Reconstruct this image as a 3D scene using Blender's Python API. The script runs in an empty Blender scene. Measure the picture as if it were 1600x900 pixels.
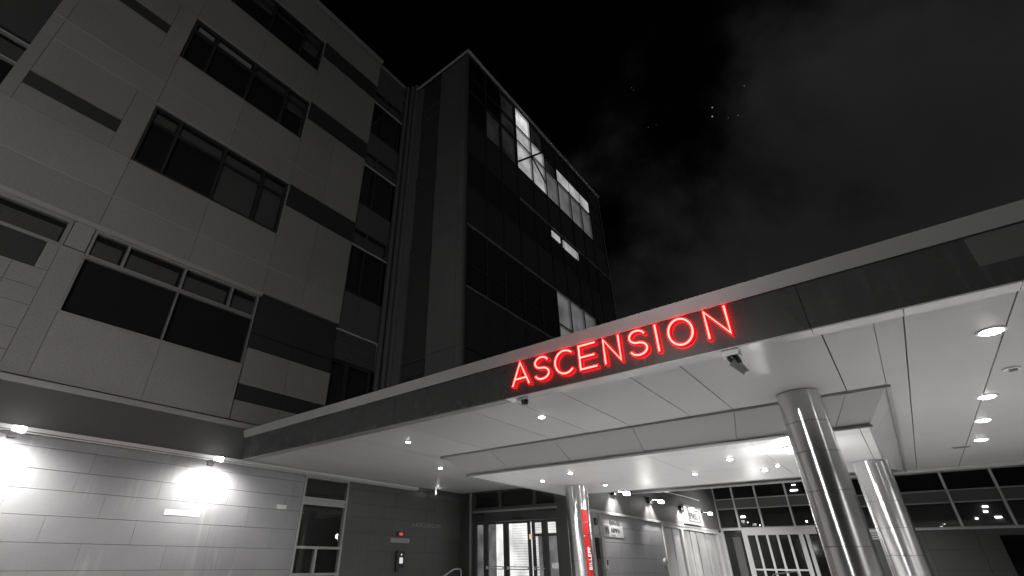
import bpy, math, random
from mathutils import Vector, Matrix
random.seed(7)
R = math.radians
sc = bpy.context.scene
col = sc.collection

# ------------------------------------------------------------------ materials
def new_mat(name):
    m = bpy.data.materials.new(name); m.use_nodes = True
    nt = m.node_tree; nt.nodes.clear()
    return m, nt, nt.nodes.new('ShaderNodeOutputMaterial')

def surf(name, c, rough=.6, metal=0., grain=.10, gscale=60., mott=.12, mscale=.7, bump=.0,
         island=.0, streak=.0, spec=.5, aniso=0., rvar=0.):
    """painted / metal / stone surface with fine grain, soft mottling, panel-to-panel variation and streaks"""
    m, nt, out = new_mat(name); N, L = nt.nodes, nt.links
    p = N.new('ShaderNodeBsdfPrincipled')
    if isinstance(c, (int, float)): c = (c, c, c)
    p.inputs['Roughness'].default_value = rough
    p.inputs['Metallic'].default_value = metal
    p.inputs['Specular IOR Level'].default_value = spec
    tc = N.new('ShaderNodeTexCoord')
    geo = N.new('ShaderNodeNewGeometry')
    def noise(scale, detail=3, vec=None):
        n = N.new('ShaderNodeTexNoise'); n.inputs['Scale'].default_value = scale; n.inputs['Detail'].default_value = detail
        L.new(vec or geo.outputs['Position'], n.inputs['Vector']); return n.outputs['Fac']
    def math_(op, a, b):
        n = N.new('ShaderNodeMath'); n.operation = op
        for i, v in enumerate((a, b)):
            if isinstance(v, (int, float)): n.inputs[i].default_value = v
            else: L.new(v, n.inputs[i])
        return n.outputs[0]
    f = math_('ADD', math_('MULTIPLY', math_('SUBTRACT', noise(gscale, 2), .5), grain * 2), 1.)
    f = math_('ADD', f, math_('MULTIPLY', math_('SUBTRACT', noise(mscale, 4), .5), mott * 2))
    if island:
        f = math_('ADD', f, math_('MULTIPLY', math_('SUBTRACT', geo.outputs['Random Per Island'], .5), island * 2))
    if streak:
        mp = N.new('ShaderNodeMapping'); mp.inputs['Scale'].default_value = (9, 9, .55)
        L.new(geo.outputs['Position'], mp.inputs['Vector'])
        s = noise(1.6, 5, mp.outputs[0])
        big = noise(.9, 2)
        r = N.new('ShaderNodeMapRange'); r.inputs[1].default_value = .52; r.inputs[2].default_value = .75
        L.new(s, r.inputs[0])
        r2 = N.new('ShaderNodeMapRange'); r2.inputs[1].default_value = .45; r2.inputs[2].default_value = .62
        L.new(big, r2.inputs[0])
        f = math_('ADD', f, math_('MULTIPLY', math_('MULTIPLY', r.outputs[0], r2.outputs[0]), streak))
    mx = N.new('ShaderNodeVectorMath'); mx.operation = 'SCALE'
    mx.inputs[0].default_value = c; L.new(f, mx.inputs['Scale'])
    L.new(mx.outputs[0], p.inputs['Base Color'])
    if rvar:
        rr = math_('ADD', math_('MULTIPLY', math_('SUBTRACT', noise(2.3, 4), .5), rvar * 2), rough)
        L.new(rr, p.inputs['Roughness'])
    if bump:
        b = N.new('ShaderNodeBump'); b.inputs['Strength'].default_value = bump; b.inputs['Distance'].default_value = .01
        L.new(noise(gscale, 3), b.inputs['Height']); L.new(b.outputs[0], p.inputs['Normal'])
    if aniso:
        p.inputs['Anisotropic'].default_value = aniso; p.inputs['Anisotropic Rotation'].default_value = .25
        t = N.new('ShaderNodeTangent'); t.direction_type = 'RADIAL'; t.axis = 'Z'
        L.new(t.outputs[0], p.inputs['Tangent'])
    L.new(p.outputs[0], out.inputs[0])
    return m

def glow(name, c, s, noise_amt=0., nscale=3.):
    m, nt, out = new_mat(name); N, L = nt.nodes, nt.links
    e = N.new('ShaderNodeEmission'); e.inputs['Color'].default_value = (*c, 1); e.inputs['Strength'].default_value = s
    if noise_amt:
        g = N.new('ShaderNodeNewGeometry'); n = N.new('ShaderNodeTexNoise'); n.inputs['Scale'].default_value = nscale
        n.inputs['Detail'].default_value = 3
        L.new(g.outputs['Position'], n.inputs['Vector'])
        r = N.new('ShaderNodeMapRange'); r.inputs[1].default_value = .3; r.inputs[2].default_value = .7
        r.inputs[3].default_value = s * (1 - noise_amt); r.inputs[4].default_value = s * (1 + noise_amt)
        L.new(n.outputs['Fac'], r.inputs[0]); L.new(r.outputs[0], e.inputs['Strength'])
    L.new(e.outputs[0], out.inputs[0]); return m

def slats(name, c, period):
    m = surf(name, c, .7, mott=.15); nt = m.node_tree; N, L = nt.nodes, nt.links
    g = N.new('ShaderNodeNewGeometry'); w = N.new('ShaderNodeTexWave'); w.bands_direction = 'Z'; w.inputs['Scale'].default_value = .314 / period
    L.new(g.outputs['Position'], w.inputs['Vector']); b = N.new('ShaderNodeBump'); b.inputs['Distance'].default_value = .02
    L.new(w.outputs['Fac'], b.inputs['Height']); p = next(n for n in N if n.type == 'BSDF_PRINCIPLED'); L.new(b.outputs[0], p.inputs['Normal']); return m

def lined(name, c, s, axis, period, duty, dark=.35):
    """lit blind: an emitting sheet crossed by thin slats"""
    m, nt, out = new_mat(name); N, L = nt.nodes, nt.links
    e = N.new('ShaderNodeEmission'); e.inputs['Color'].default_value = (*c, 1)
    g = N.new('ShaderNodeNewGeometry'); sp = N.new('ShaderNodeSeparateXYZ'); L.new(g.outputs['Position'], sp.inputs[0])
    mo = N.new('ShaderNodeMath'); mo.operation = 'FRACT'; dv = N.new('ShaderNodeMath'); dv.operation = 'DIVIDE'
    dv.inputs[1].default_value = period; L.new(sp.outputs[axis], dv.inputs[0]); L.new(dv.outputs[0], mo.inputs[0])
    gt = N.new('ShaderNodeMath'); gt.operation = 'GREATER_THAN'; gt.inputs[1].default_value = duty; L.new(mo.outputs[0], gt.inputs[0])
    r = N.new('ShaderNodeMapRange'); r.inputs[3].default_value = s; r.inputs[4].default_value = s * dark
    L.new(gt.outputs[0], r.inputs[0])
    n = N.new('ShaderNodeTexNoise'); n.inputs['Scale'].default_value = 1.7; L.new(g.outputs['Position'], n.inputs['Vector'])
    r2 = N.new('ShaderNodeMapRange'); r2.inputs[1].default_value = .35; r2.inputs[2].default_value = .65
    r2.inputs[3].default_value = .7; r2.inputs[4].default_value = 1.15; L.new(n.outputs['Fac'], r2.inputs[0])
    mu = N.new('ShaderNodeMath'); mu.operation = 'MULTIPLY'; L.new(r.outputs[0], mu.inputs[0]); L.new(r2.outputs[0], mu.inputs[1])
    L.new(mu.outputs[0], e.inputs['Strength']); L.new(e.outputs[0], out.inputs[0]); return m

def glass(name, tint=.75, rough=.02, ior=1.5):
    m, nt, out = new_mat(name); N, L = nt.nodes, nt.links
    t = N.new('ShaderNodeBsdfTransparent'); t.inputs[0].default_value = (tint, tint, tint, 1)
    g = N.new('ShaderNodeBsdfGlossy'); g.inputs['Roughness'].default_value = rough; g.inputs['Color'].default_value = (.9, .9, .9, 1)
    f = N.new('ShaderNodeFresnel'); f.inputs[0].default_value = ior
    ge = N.new('ShaderNodeNewGeometry'); iv = N.new('ShaderNodeMath'); iv.operation = 'SUBTRACT'; iv.inputs[0].default_value = 1.
    L.new(ge.outputs['Backfacing'], iv.inputs[1]); ml = N.new('ShaderNodeMath'); ml.operation = 'MULTIPLY'
    L.new(f.outputs[0], ml.inputs[0]); L.new(iv.outputs[0], ml.inputs[1])
    mx = N.new('ShaderNodeMixShader'); L.new(ml.outputs[0], mx.inputs[0]); L.new(t.outputs[0], mx.inputs[1]); L.new(g.outputs[0], mx.inputs[2])
    L.new(mx.outputs[0], out.inputs[0]); return m

M = dict(
    panel=surf('light_facade_panel', (.28, .276, .27), .75, grain=.2, gscale=22, mott=.2, mscale=.3, bump=.25, island=.06, streak=.12),
    panel_dk=surf('dark_facade_panel', .036, .45, grain=.06, mott=.15, island=.08),
    panel_mid=surf('grey_facade_panel', .095, .55, grain=.06, mott=.16, island=.08, mscale=.5),
    panel_tower=surf('tower_metal_panel', .145, .5, grain=.06, mott=.25, island=.1, mscale=.3, streak=.3),
    panel_rec=surf('recessed_grey_panel', .06, .5, grain=.06, mott=.2, mscale=.4),
    trim=surf('aluminium_trim', .38, .4, .15, grain=.04, mott=.1),
    trim_lt=surf('pale_trim', .7, .35, .2, grain=.03, mott=.08),
    frame=surf('window_frame_metal', .38, .42, .5, grain=.05, mott=.1),
    frame_lt=surf('pale_window_frame', .62, .35, .3, grain=.04, mott=.1),
    frame_dk=surf('dark_window_frame', .06, .35, .4, grain=.05, mott=.1),
    back=surf('dark_backing', .02, .8),
    room=surf('dark_room', .012, .9, mott=.4, mscale=1.5),
    blind=slats('window_blind', .15, .05),
    blind_lt=surf('pale_window_blind', .5, .8, mott=.2),
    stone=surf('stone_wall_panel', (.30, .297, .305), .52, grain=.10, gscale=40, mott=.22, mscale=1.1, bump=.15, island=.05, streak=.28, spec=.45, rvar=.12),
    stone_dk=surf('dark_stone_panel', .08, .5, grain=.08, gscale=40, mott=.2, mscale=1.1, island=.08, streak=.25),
    soffit=surf('satin_soffit_panel', .50, .46, .0, grain=.03, mott=.14, mscale=.45, spec=.6, island=.06, rvar=.05),
    soffit_lit=surf('satin_soffit_panel_lit', .80, .44, .1, grain=.03, mott=.05, spec=.7, island=.02, rvar=.05),  # same panel in a paler colour, standing for lamp light on the tray
    fascia=surf('canopy_fascia_metal', .11, .27, .5, grain=.05, mott=.2, mscale=.5, island=.12, rvar=.08, streak=.5),  # pale streaks put soft reflections into the fascia colour
    fascia_refl=surf('reflection_toned_fascia', .16, .4, .3, grain=.1, mott=.15),
    flash=surf('canopy_flashing', .40, .4, .3, grain=.04, mott=.08),
    edge=surf('canopy_edge_trim', .85, .22, .3, grain=.02, mott=.05),
    steel=surf('brushed_steel', .70, .26, 1., grain=.03, gscale=90, mott=.05, aniso=.85, rvar=.015),
    seam=surf('dark_joint', .02, .7),
    asphalt=surf('asphalt', .06, .85, grain=.3, gscale=70, mott=.2, bump=.4),
    concrete=surf('concrete_paving', .36, .8, grain=.12, gscale=50, mott=.2, mscale=.4, bump=.2),
    kerb=surf('concrete_kerb', .4, .8, grain=.12, gscale=50, mott=.2),
    black=surf('black_plastic', .02, .35),
    dkmetal=surf('dark_bronze_metal', .075, .4, .3, grain=.05, mott=.12),
    white=surf('white_paint', .75, .4, mott=.06),
    redp=surf('red_vinyl', (.27, .006, .006), .35, mott=.05),
    redc=glow('red_acrylic', (1., .0005, .002), 12.),
    roof=surf('flat_roof_membrane', .12, .9),
    glass=glass('clear_glass', .9), glass_dk=glass('tinted_glass', .35, .03, 1.55),
    spandrel=surf('spandrel_glass', .035, .12, spec=.6, mott=.25, mscale=.5, island=.35, grain=.02),
    spandrel2=surf('black_spandrel_glass', .008, .1, spec=.6, mott=.2, island=.3, grain=.02),
    lamp=glow('lamp_lens', (1, .99, .97), 45.), lamp_s=glow('small_lamp_lens', (1, .99, .97), 14.),
    neon=glow('neon_tube', (1., .052, .04), 17.),
    lit_hi=lined('lit_room_with_blind', (1, 1, 1), 1.1, 2, .22, .93, .8),
    lit_mid=glow('lit_room', (1, 1, 1), .52, .45, 1.2),
    lit_low=glow('dimly_lit_room', (1, .98, 1), .15, .4, 1.),
    lit_faint=glow('faintly_lit_room', (1, 1, 1), .016, .7, 1.),
    lit_strip=glow('lit_room_ceiling', (1, 1, 1), .34, .35, .8),
    strip_dim=glow('dim_room_ceiling', (1, 1, 1), .085, .2, 2),
    lobby=lined('lit_lobby_screen', (1, 1, .99), 1.35, 1, .06, .86, .6), lobby2=lined('lit_lobby_blind', (1, 1, .99), 1.2, 2, .075, .8, .55),
    lobby_dim=glow('dim_lobby', (1, 1, 1), .16, .6, 2.),
    led=glow('red_led_digits', (1, .12, .1), 1.5), screen=glow('intercom_screen', (1, 1, 1), .7),
    amber=glow('amber_indicator', (1, .75, .5), .8),
    letter=surf('grey_sign_letter', .30, .4, .3), letter_dk=surf('dark_sign_letter', .07, .5),
    satin_door=surf('satin_door_panel', .62, .3, .5, mott=.2, mscale=1.5, grain=.04, streak=.4, island=.15),
)

# ------------------------------------------------------------------ builders
def tag(o, label=None, cat=None, group=None, kind=None):
    for k, v in (('label', label), ('category', cat), ('group', group), ('kind', kind)):
        if v: o[k] = v
    return o
def root_loc(p):
    while p.parent: p = p.parent
    return p.location.copy()
def thing(name, loc, label, cat, group=None):
    o = bpy.data.objects.new(name, None); o.empty_display_size = .2; col.objects.link(o); o.location = loc
    return tag(o, label, cat, group)

class MB:
    def __init__(s): s.v = []; s.f = []; s.sm = []
    def quadbox(s, pts):                       # 8 points: 4 bottom, 4 top
        b = len(s.v); s.v += [tuple(p) for p in pts]
        for f in ((0, 3, 2, 1), (4, 5, 6, 7), (0, 1, 5, 4), (1, 2, 6, 5), (2, 3, 7, 6), (3, 0, 4, 7)):
            s.f.append(tuple(b + i for i in f)); s.sm.append(False)
        return s
    def box(s, x0, x1, y0, y1, z0, z1):
        return s.quadbox([(x0, y0, z0), (x1, y0, z0), (x1, y1, z0), (x0, y1, z0), (x0, y0, z1), (x1, y0, z1), (x1, y1, z1), (x0, y1, z1)])
    def pb(s, pl, u0, u1, z0, z1, d0, d1):     # box on a facade plane: d = how far out of the plane
        ax, c = pl
        if ax == 'y': return s.box(u0, u1, c - d1, c - d0, z0, z1)
        return s.box(c - d1, c - d0, u0, u1, z0, z1)
    def cyl(s, a, b, r, n=24, cap=True, r2=None):
        a, b = Vector(a), Vector(b); d = (b - a).normalized()
        t = Vector((0, 0, 1)) if abs(d.z) < .9 else Vector((1, 0, 0))
        e = d.cross(t).normalized(); g = d.cross(e); k = len(s.v); r2 = r if r2 is None else r2
        for p, rr in ((a, r), (b, r2)):
            for i in range(n):
                w = 2 * math.pi * i / n; s.v.append(tuple(p + (e * math.cos(w) + g * math.sin(w)) * rr))
        for i in range(n):
            j = (i + 1) % n; s.f.append((k + i, k + j, k + n + j, k + n + i)); s.sm.append(n > 6)
        if cap:
            s.f.append(tuple(k + i for i in range(n))[::-1]); s.sm.append(False)
            s.f.append(tuple(k + n + i for i in range(n))); s.sm.append(False)
        return s
    def tube(s, pts, r, n=10, closed=False):
        pts = [Vector(p) for p in pts]; m = len(pts); k = len(s.v)
        for i, p in enumerate(pts):
            q0 = pts[i - 1] if (i or closed) else p; q1 = pts[(i + 1) % m] if (i < m - 1 or closed) else p
            d = (q1 - q0).normalized(); up = Vector((1, 0, 0)) if abs(d.x) < .9 else Vector((0, 0, 1))
            e = d.cross(up).normalized(); g = d.cross(e)
            for a in range(n):
                w = 2 * math.pi * a / n; s.v.append(tuple(p + (e * math.cos(w) + g * math.sin(w)) * r))
        for i in range(m if closed else m - 1):
            for a in range(n):
                b = (a + 1) % n; i2 = (i + 1) % m
                s.f.append((k + i * n + a, k + i * n + b, k + i2 * n + b, k + i2 * n + a)); s.sm.append(True)
        if not closed:
            s.f.append(tuple(k + a for a in range(n))[::-1]); s.sm.append(False)
            s.f.append(tuple(k + (m - 1) * n + a for a in range(n))); s.sm.append(False)
        return s
    def build(s, name, mat, parent=None, at=None):
        o0 = root_loc(parent) if parent else Vector(at or (0, 0, 0))
        me = bpy.data.meshes.new(name)
        me.from_pydata([(x - o0.x, y - o0.y, z - o0.z) for x, y, z in s.v], [], s.f)
        me.polygons.foreach_set('use_smooth', s.sm); me.materials.append(mat); me.update()
        import bmesh
        bm = bmesh.new(); bm.from_mesh(me); bmesh.ops.recalc_face_normals(bm, faces=bm.faces); bm.to_mesh(me); bm.free()
        if any(s.sm): me.set_sharp_from_angle(angle=R(40))
        o = bpy.data.objects.new(name, me); col.objects.link(o)
        if parent: o.parent = parent
        else: o.location = o0
        return o

def copy_tree(o, loc, label):
    r = o.copy(); col.objects.link(r); r.location = loc
    if label: r['label'] = label
    for ch in list(o.children):
        c = ch.copy(); col.objects.link(c); c.parent = r
        for g in list(ch.children):
            d = g.copy(); col.objects.link(d); d.parent = c
    return r

def tiles(mb, pl, rects, d0, d1, gap=.008):
    for u0, u1, z0, z1 in rects: mb.pb(pl, u0 + gap / 2, u1 - gap / 2, z0 + gap / 2, z1 - gap / 2, d0, d1)

def tiles_each(pl, rects, d0, d1, gap, name, mat, root):
    for r in rects:
        m = MB(); tiles(m, pl, [r], d0, d1, gap); m.build(name, mat, root)

def window(root, pl, u0, u1, z0, z1, rails, mulls, pane_mat='glass', frame='frame', fw=.055, back='room',
           d=(-.10, .012), blinds=(), lits=(), extra=(), name='window'):
    """rails: z of horizontals; mulls: (u, zlo, zhi); blinds/lits: (u0,u1,z0,z1,matkey) sheets just behind the pane"""
    f = MB()
    f.pb(pl, u0, u0 + fw, z0, z1, *d); f.pb(pl, u1 - fw, u1, z0, z1, *d)
    f.pb(pl, u0 + fw, u1 - fw, z0, z0 + fw, *d); f.pb(pl, u0 + fw, u1 - fw, z1 - fw, z1, *d)
    for z in rails: f.pb(pl, u0 + fw, u1 - fw, z - fw / 2, z + fw / 2, d[0] + .004, d[1] - .004)
    for u, a, b in mulls: f.pb(pl, u - fw / 2, u + fw / 2, a, b, d[0] + .002, d[1] + .003)
    for e in extra: f.pb(pl, *e)
    w = f.build(name, M[frame], root)
    MB().pb(pl, u0 + .01, u1 - .01, z0 + .01, z1 - .01, d[0] + .03, d[0] + .036).build('pane', M[pane_mat], w)
    if back: MB().pb(pl, u0 + .005, u1 - .005, z0 + .005, z1 - .005, d[0] - .06, d[0] - .05).build('dark_room', M[back], w)
    for a, b, c, e, k in blinds: MB().pb(pl, a, b, c, e, d[0] - .012, d[0] - .004).build('blind', M[k], w)
    for a, b, c, e, k in lits: MB().pb(pl, a, b, c, e, d[0] - .045, d[0] - .035).build('lit_interior', M[k], w)
    return w

# ------------------------------------------------------------------ ground
tag(MB().box(-300, 300, -300, 300, -.3, 0).build('ground', M['asphalt']), kind='structure')
pv = MB(); g = 2.0
for i in range(3, 16):
    for j in range(-7, 7):
        x, y = i * g, j * g
        if x > 29: continue
        pv.box(x + .005, x + g - .005, y + .2 + .005, y + .2 + g - .005, -.05, .02)
pv.box(-60, -8, 8.2, 12.4, -.05, .018)
tag(pv.build('paving', M['concrete']), kind='structure')
kb = MB(); kb.box(-60, 5.2, 10.6, 10.75, -.02, .14); kb.box(-60, 5.2, 10.75, 12.42, -.02, .13)
tag(kb.build('pavement', M['kerb']), kind='structure')

# ------------------------------------------------------------------ hospital wing (left)
W = ('y', 12.40)
wing = thing('hospital_wing', (3, 13, 0), 'five storey hospital wing with pale panels, dark strips and rows of windows at left', 'building')
b = MB(); b.box(-40, 14.9, 12.52, 34, 0, 4.0); b.box(-1.34, 9.78, 12.56, 34, 4.0, 21.7); b.box(-40, -1.34, 13.2, 34, 8.2, 21.7); b.box(-40, -1.34, 12.56, 34, 4.0, 8.2)
b.build('wall_core', M['back'], wing)
lt = []
# storey 2 (4.62 - 8.22)
for x0, x1 in ((-1.1, -.34), (-.34, .26), (.26, .835)):
    for z0, z1 in ((4.66, 5.08), (5.08, 5.52), (5.52, 6.04), (6.04, 6.43), (6.43, 6.86)): lt.append((x0, x1, z0, z1))
lt.append((.605, .835, 6.86, 7.5))
lt += [(-3.3, -1.1, 4.66, 6.86), (-5.5, -3.3, 4.66, 6.86)]
lt += [(.835, 1.28, 4.66, 7.54), (.87, 1.26, 7.56, 8.2)]
lt += [(1.28, 3.3, 4.66, 6.1), (3.3, 5.3, 4.66, 6.1), (5.33, 6.61, 5.6, 6.62), (6.61, 8.0, 5.6, 6.62), (5.33, 6.61, 4.66, 5.17), (6.61, 8.0, 4.66, 5.17)]
# storey 3 (8.30 - 12.57)
for x0, x1 in ((-1.34, 1.27), (1.27, 3.27), (3.27, 5.33), (5.33, 6.61), (6.61, 8.03)): lt.append((x0, x1, 8.32, 9.2))
lt += [(-1.34, 1.27, 9.2, 10.44), (1.27, 3.27, 9.2, 10.42), (3.27, 5.33, 9.2, 10.42), (5.33, 6.61, 9.2, 11.6), (6.61, 8.03, 9.2, 11.6)]
lt += [(-1.34, -1.09, 10.44, 12.57), (-1.09, .77, 10.44, 10.95), (.77, 1.27, 10.44, 12.57), (-1.09, .77, 11.38, 12.57)]
# storey 4
lt += [(-1.34, -1.09, 12.57, 14.5), (-1.09, 1.25, 12.57, 13.31), (1.25, 3.27, 12.5, 13.31), (3.27, 5.33, 12.5, 13.31), (5.33, 6.61, 12.5, 13.31), (6.61, 8.05, 12.5, 13.31)]
lt += [(-1.09, 1.25, 13.31, 14.5), (1.25, 3.27, 13.31, 14.56), (3.27, 5.33, 13.31, 14.56), (5.33, 6.61, 13.31, 15.66), (6.61, 8.05, 13.31, 15.66)]
lt += [(-1.34, -1.09, 14.5, 17.2), (-1.09, .76, 14.5, 15.03), (.76, 1.25, 14.5, 16.5), (-1.09, .76, 15.45, 16.5), (-1.09, 1.25, 16.5, 17.2)]
# storey 5 + parapet
lt += [(1.25, 3.27, 16.5, 18.25), (3.27, 5.33, 16.5, 18.25), (5.33, 8.07, 16.56, 19.25)]
lt += [(-1.34, 1.25, 17.2, 18.6), (-1.34, 1.25, 18.6, 20.1), (-1.34, 1.25, 20.1, 21.8), (1.25, 3.27, 20.1, 21.8), (3.27, 5.33, 20.1, 21.8), (5.33, 8.09, 20.16, 21.8)]
p = MB(); tiles(p, W, lt, -.09, .04); p.build('light_panels', M['panel'], wing)
dk = [(-5.5, .6, 6.87, 7.48), (5.33, 6.61, 7.06, 8.24), (6.61, 8.0, 7.06, 8.24), (5.33, 6.61, 6.63, 7.05), (6.61, 8.0, 6.63, 7.05), (5.33, 6.61, 5.18, 5.59), (6.61, 8.0, 5.18, 5.59),
      (-1.09, .77, 10.96, 11.37), (-1.09, .76, 15.04, 15.44)]
for z0, z1 in ((11.61, 12.49), (15.67, 16.55), (19.26, 20.15)): dk += [(5.36, 6.61, z0, z1), (6.61, 8.04, z0, z1)]
dk[0:0] = []
tiles_each(W, dk, -.09, .025, .008, 'dark_panel', M['panel_dk'], wing)
# thin trims that catch the light
p = MB()
for u0, u1, z in ((-1.34, 8.03, 9.2), (-1.09, 1.24, 12.575), (-1.34, 8.04, 13.31)): p.pb(W, u0, u1, z - .014, z + .014, .03, .055)
p.pb(W, -1.34, 5.36, 8.2, 8.32, -.05, .075); p.pb(W, -6, .87, 8.2, 8.30, .075, .09)
for zt in (12.5, 16.5, 20.1): p.pb(W, 1.25, 5.36, zt - .055, zt, -.05, .07)
for zt, zb in ((12.45, 10.42), (16.45, 14.56), (20.05, 18.25)): p.pb(W, 5.33, 5.365, zb, zt, -.05, .055)
p.build('trim', M['trim'], wing)
p = MB(); p.pb(W, -40, 8.1, 4.5, 4.60, -.1, .10); p.pb(W, -40, 8.0, 4.60, 4.64, -.1, .04); p.build('string_course', M['trim'], wing)
p = MB(); p.pb(W, -40, 12.02, 3.66, 3.735, -.1, .11); p.pb(W, -40, 12.02, 3.625, 3.65, -.1, .07); p.build('ledge', M['trim_lt'], wing)
p = MB()
p.pb(W, -40, 9.6, 3.74, 4.495, -.1, .02)
p.build('dark_band', M['panel_mid'], wing)
p = MB(); p.box(-40, 8.12, 12.2, 34, 21.8, 21.86); p.box(-40, 8.0, 12.5, 34, 21.86, 22.0); p.box(8.12, 9.8, 12.4, 34, 21.7, 21.84)
p.build('roof', M['flash'], wing)
# left bay, set back
LB = ('y', 12.95)
p = MB(); tiles(p, LB, [(-4.6, -1.34, 12.6, 14.9), (-8, -4.6, 12.6, 14.9), (-8, -1.34, 16.9, 21.7), (-8, -1.34, 8.3, 9.3)], -.2, .0); p.build('bay_panels', M['panel_rec'], wing)
window(wing, LB, -8, -1.34, 9.3, 12.5, [11.8], [(-3, 9.3, 12.5), (-5.4, 9.3, 12.5)], frame='trim', blinds=[(-7.9, -1.4, 11.85, 12.35, 'blind')])
window(wing, LB, -8, -1.34, 14.9, 16.9, [16.4], [(-3, 14.9, 16.9), (-5.4, 14.9, 16.9)], frame='frame_dk')
# windows
BL = [(2.05, 3.2), (3.33, 4.45), (4.58, 5.25), (1.34, 1.92)]
def wing_win(z0, z1, zt, blinds, lits=()):
    return window(wing, W, 1.28, 5.32, z0, z1, [zt], [(1.98, z0, z1), (3.26, z0, z1), (4.5, z0, z1)], frame='frame_dk', blinds=blinds, lits=lits,
                  extra=[(1.3, 5.3, zt - .018, zt + .018, -.1, .025)])
w = wing_win(18.27, 20.045, 19.56, [(4.56, 5.2, 19.0, 20., 'blind'), (2.05, 3.2, 19.3, 20., 'blind')])
w = wing_win(14.58, 16.445, 15.97, [(1.42, 1.9, 16.12, 16.32, 'blind_lt'), (2.05, 3.15, 16.12, 16.32, 'blind_lt'), (3.34, 4.45, 16.0, 16.36, 'blind'), (4.6, 5.25, 15.6, 16.36, 'blind')], [])
w = wing_win(10.44, 12.445, 11.9, [(a, c, 11.95, 12.3, 'blind') for a, c in BL] + [(3.33, 4.45, 10.5, 11.87, 'blind'), (4.58, 5.25, 10.5, 11.87, 'blind')])
window(wing, W, 1.28, 5.31, 7.5, 8.2, [], [(2.0, 7.5, 8.2), (3.3, 7.5, 8.2), (4.54, 7.5, 8.2)], frame='frame', blinds=[(a, c, 7.56, 8.0, 'blind') for a, c in BL])
window(wing, W, 1.28, 5.31, 6.1, 7.49, [], [(3.3, 6.1, 7.49)], frame='frame', fw=.035)
window(wing, W, -5.5, .86, 7.5, 8.2, [], [(-1.5, 7.5, 8.2), (-3.5, 7.5, 8.2)], frame='frame', fw=.08, blinds=[(-5.4, .75, 7.55, 8.0, 'blind')])
# glazed strip next to the corner
S = ('y', 12.44)
p = MB(); sp_ = []
for z0, z1 in ((20.05, 21.75), (16.33, 17.38), (12.42, 13.56), (8.22, 9.68)): sp_ += [(8.08, 8.7, z0, z1), (8.7, 9.72, z0, z1)]
tiles_each(S, sp_, -.06, 0, .01, 'spandrel_panel', M['panel_mid'], wing)
for zt, zm, zb in ((20.03, 19.23, 17.4), (16.31, 15.5, 13.58), (12.4, 11.6, 9.7)):
    window(wing, S, 8.07, 9.7, zm, zt, [], [(8.7, zm, zt)], frame='panel_mid', fw=.04, d=(-.06, .01), blinds=[(8.1, 9.62, zm + .1, zt - .2, 'blind')])
    window(wing, S, 8.07, 9.6, zb, zm - .03, [], [(8.7, zb, zm)], frame='frame_dk', fw=.04, d=(-.06, .01))
    MB().pb(S, 8.05, 9.75, zm - .03, zm - .0, 0, .07).build('sill', M['trim_lt'], wing)
p = MB()
for i in range(11): p.pb(S, 8.0, 9.7, 7.2 + i * .085, 7.2 + i * .085 + .06, -.03, .03)
p.pb(S, 7.95, 9.74, 7.18, 8.14, -.06, -.03); p.build('louvre', M['panel_mid'], wing)
p = MB(); p.pb(S, 7.97, 9.76, 8.14, 8.18, 0, .10); p.pb(S, 9.72, 9.76, 7.2, 8.14, 0, .10); p.build('louvre_trim', M['trim_lt'], wing)
window(wing, S, 8.62, 9.58, 4.5, 7.12, [], [], frame='frame_dk', fw=.06, d=(-.08, .03))
window(wing, S, 7.98, 8.6, 4.5, 7.12, [], [], frame='frame_dk', fw=.04, d=(-.08, .0))
p = MB()
for i, (x, y, r) in enumerate(((9.80, 12.34, .11), (9.93, 12.14, .11), (9.99, 11.93, .10))): p.cyl((x, y, 4.3), (x, y, 21.75), r, 16)
for z in (8.3, 9.1, 13.2, 17.4):
    p.cyl((9.8, 12.34, z), (9.8, 12.34, z + .04), .118, 16); p.cyl((9.93, 12.14, z), (9.93, 12.14, z + .04), .118, 16)
p.build('corner_ribs', M['panel_mid'], wing)
# ground floor stone wall
rows = [1.36, 1.81, 2.26, 2.70, 3.05, 3.43, 3.62]; rows = [0, .46, .91] + rows
st = []
offs = [0, .9, .3, 1.6, 1.3, 0.55, .02, 0.75, 1.35, .5]
for i in range(len(rows) - 1):
    x = -20 + offs[i % 10]
    big = 1.55 if i % 2 else 1.28
    x = 4.4 - 16 * 1.53 + (0, .77, -.35, .3, 1.12, .42, -.16, .0, .0, 0)[i]
    while x < 7.76:
        x1 = min(x + 1.53, 7.76)
        if x1 - x > .05: st.append((x - .0018, x1 + .0018, rows[i], rows[i + 1]))
        x = x1
p = MB(); tiles(p, W, st, -.1, .0, .007); p.build('stone_wall', M['stone'], wing)
st2 = []
for i in range(len(rows) - 1):
    x = 9.25 + (0, .4)[i % 2] - .4
    while x < 14.8:
        a, c = max(x, 9.25), min(x + 1.85, 14.8)
        if c - a > .05: st2.append((a, c, rows[i], rows[i + 1]))
        x += 1.85
st2.append((9.25, 14.8, 3.63, 3.8))
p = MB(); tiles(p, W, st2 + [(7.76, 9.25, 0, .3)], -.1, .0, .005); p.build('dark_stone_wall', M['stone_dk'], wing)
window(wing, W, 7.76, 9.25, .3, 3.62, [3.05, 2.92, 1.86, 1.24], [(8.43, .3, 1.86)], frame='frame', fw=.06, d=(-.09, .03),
       extra=[(7.82, 9.19, 2.9, 3.07, -.08, -.005)])

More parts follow.
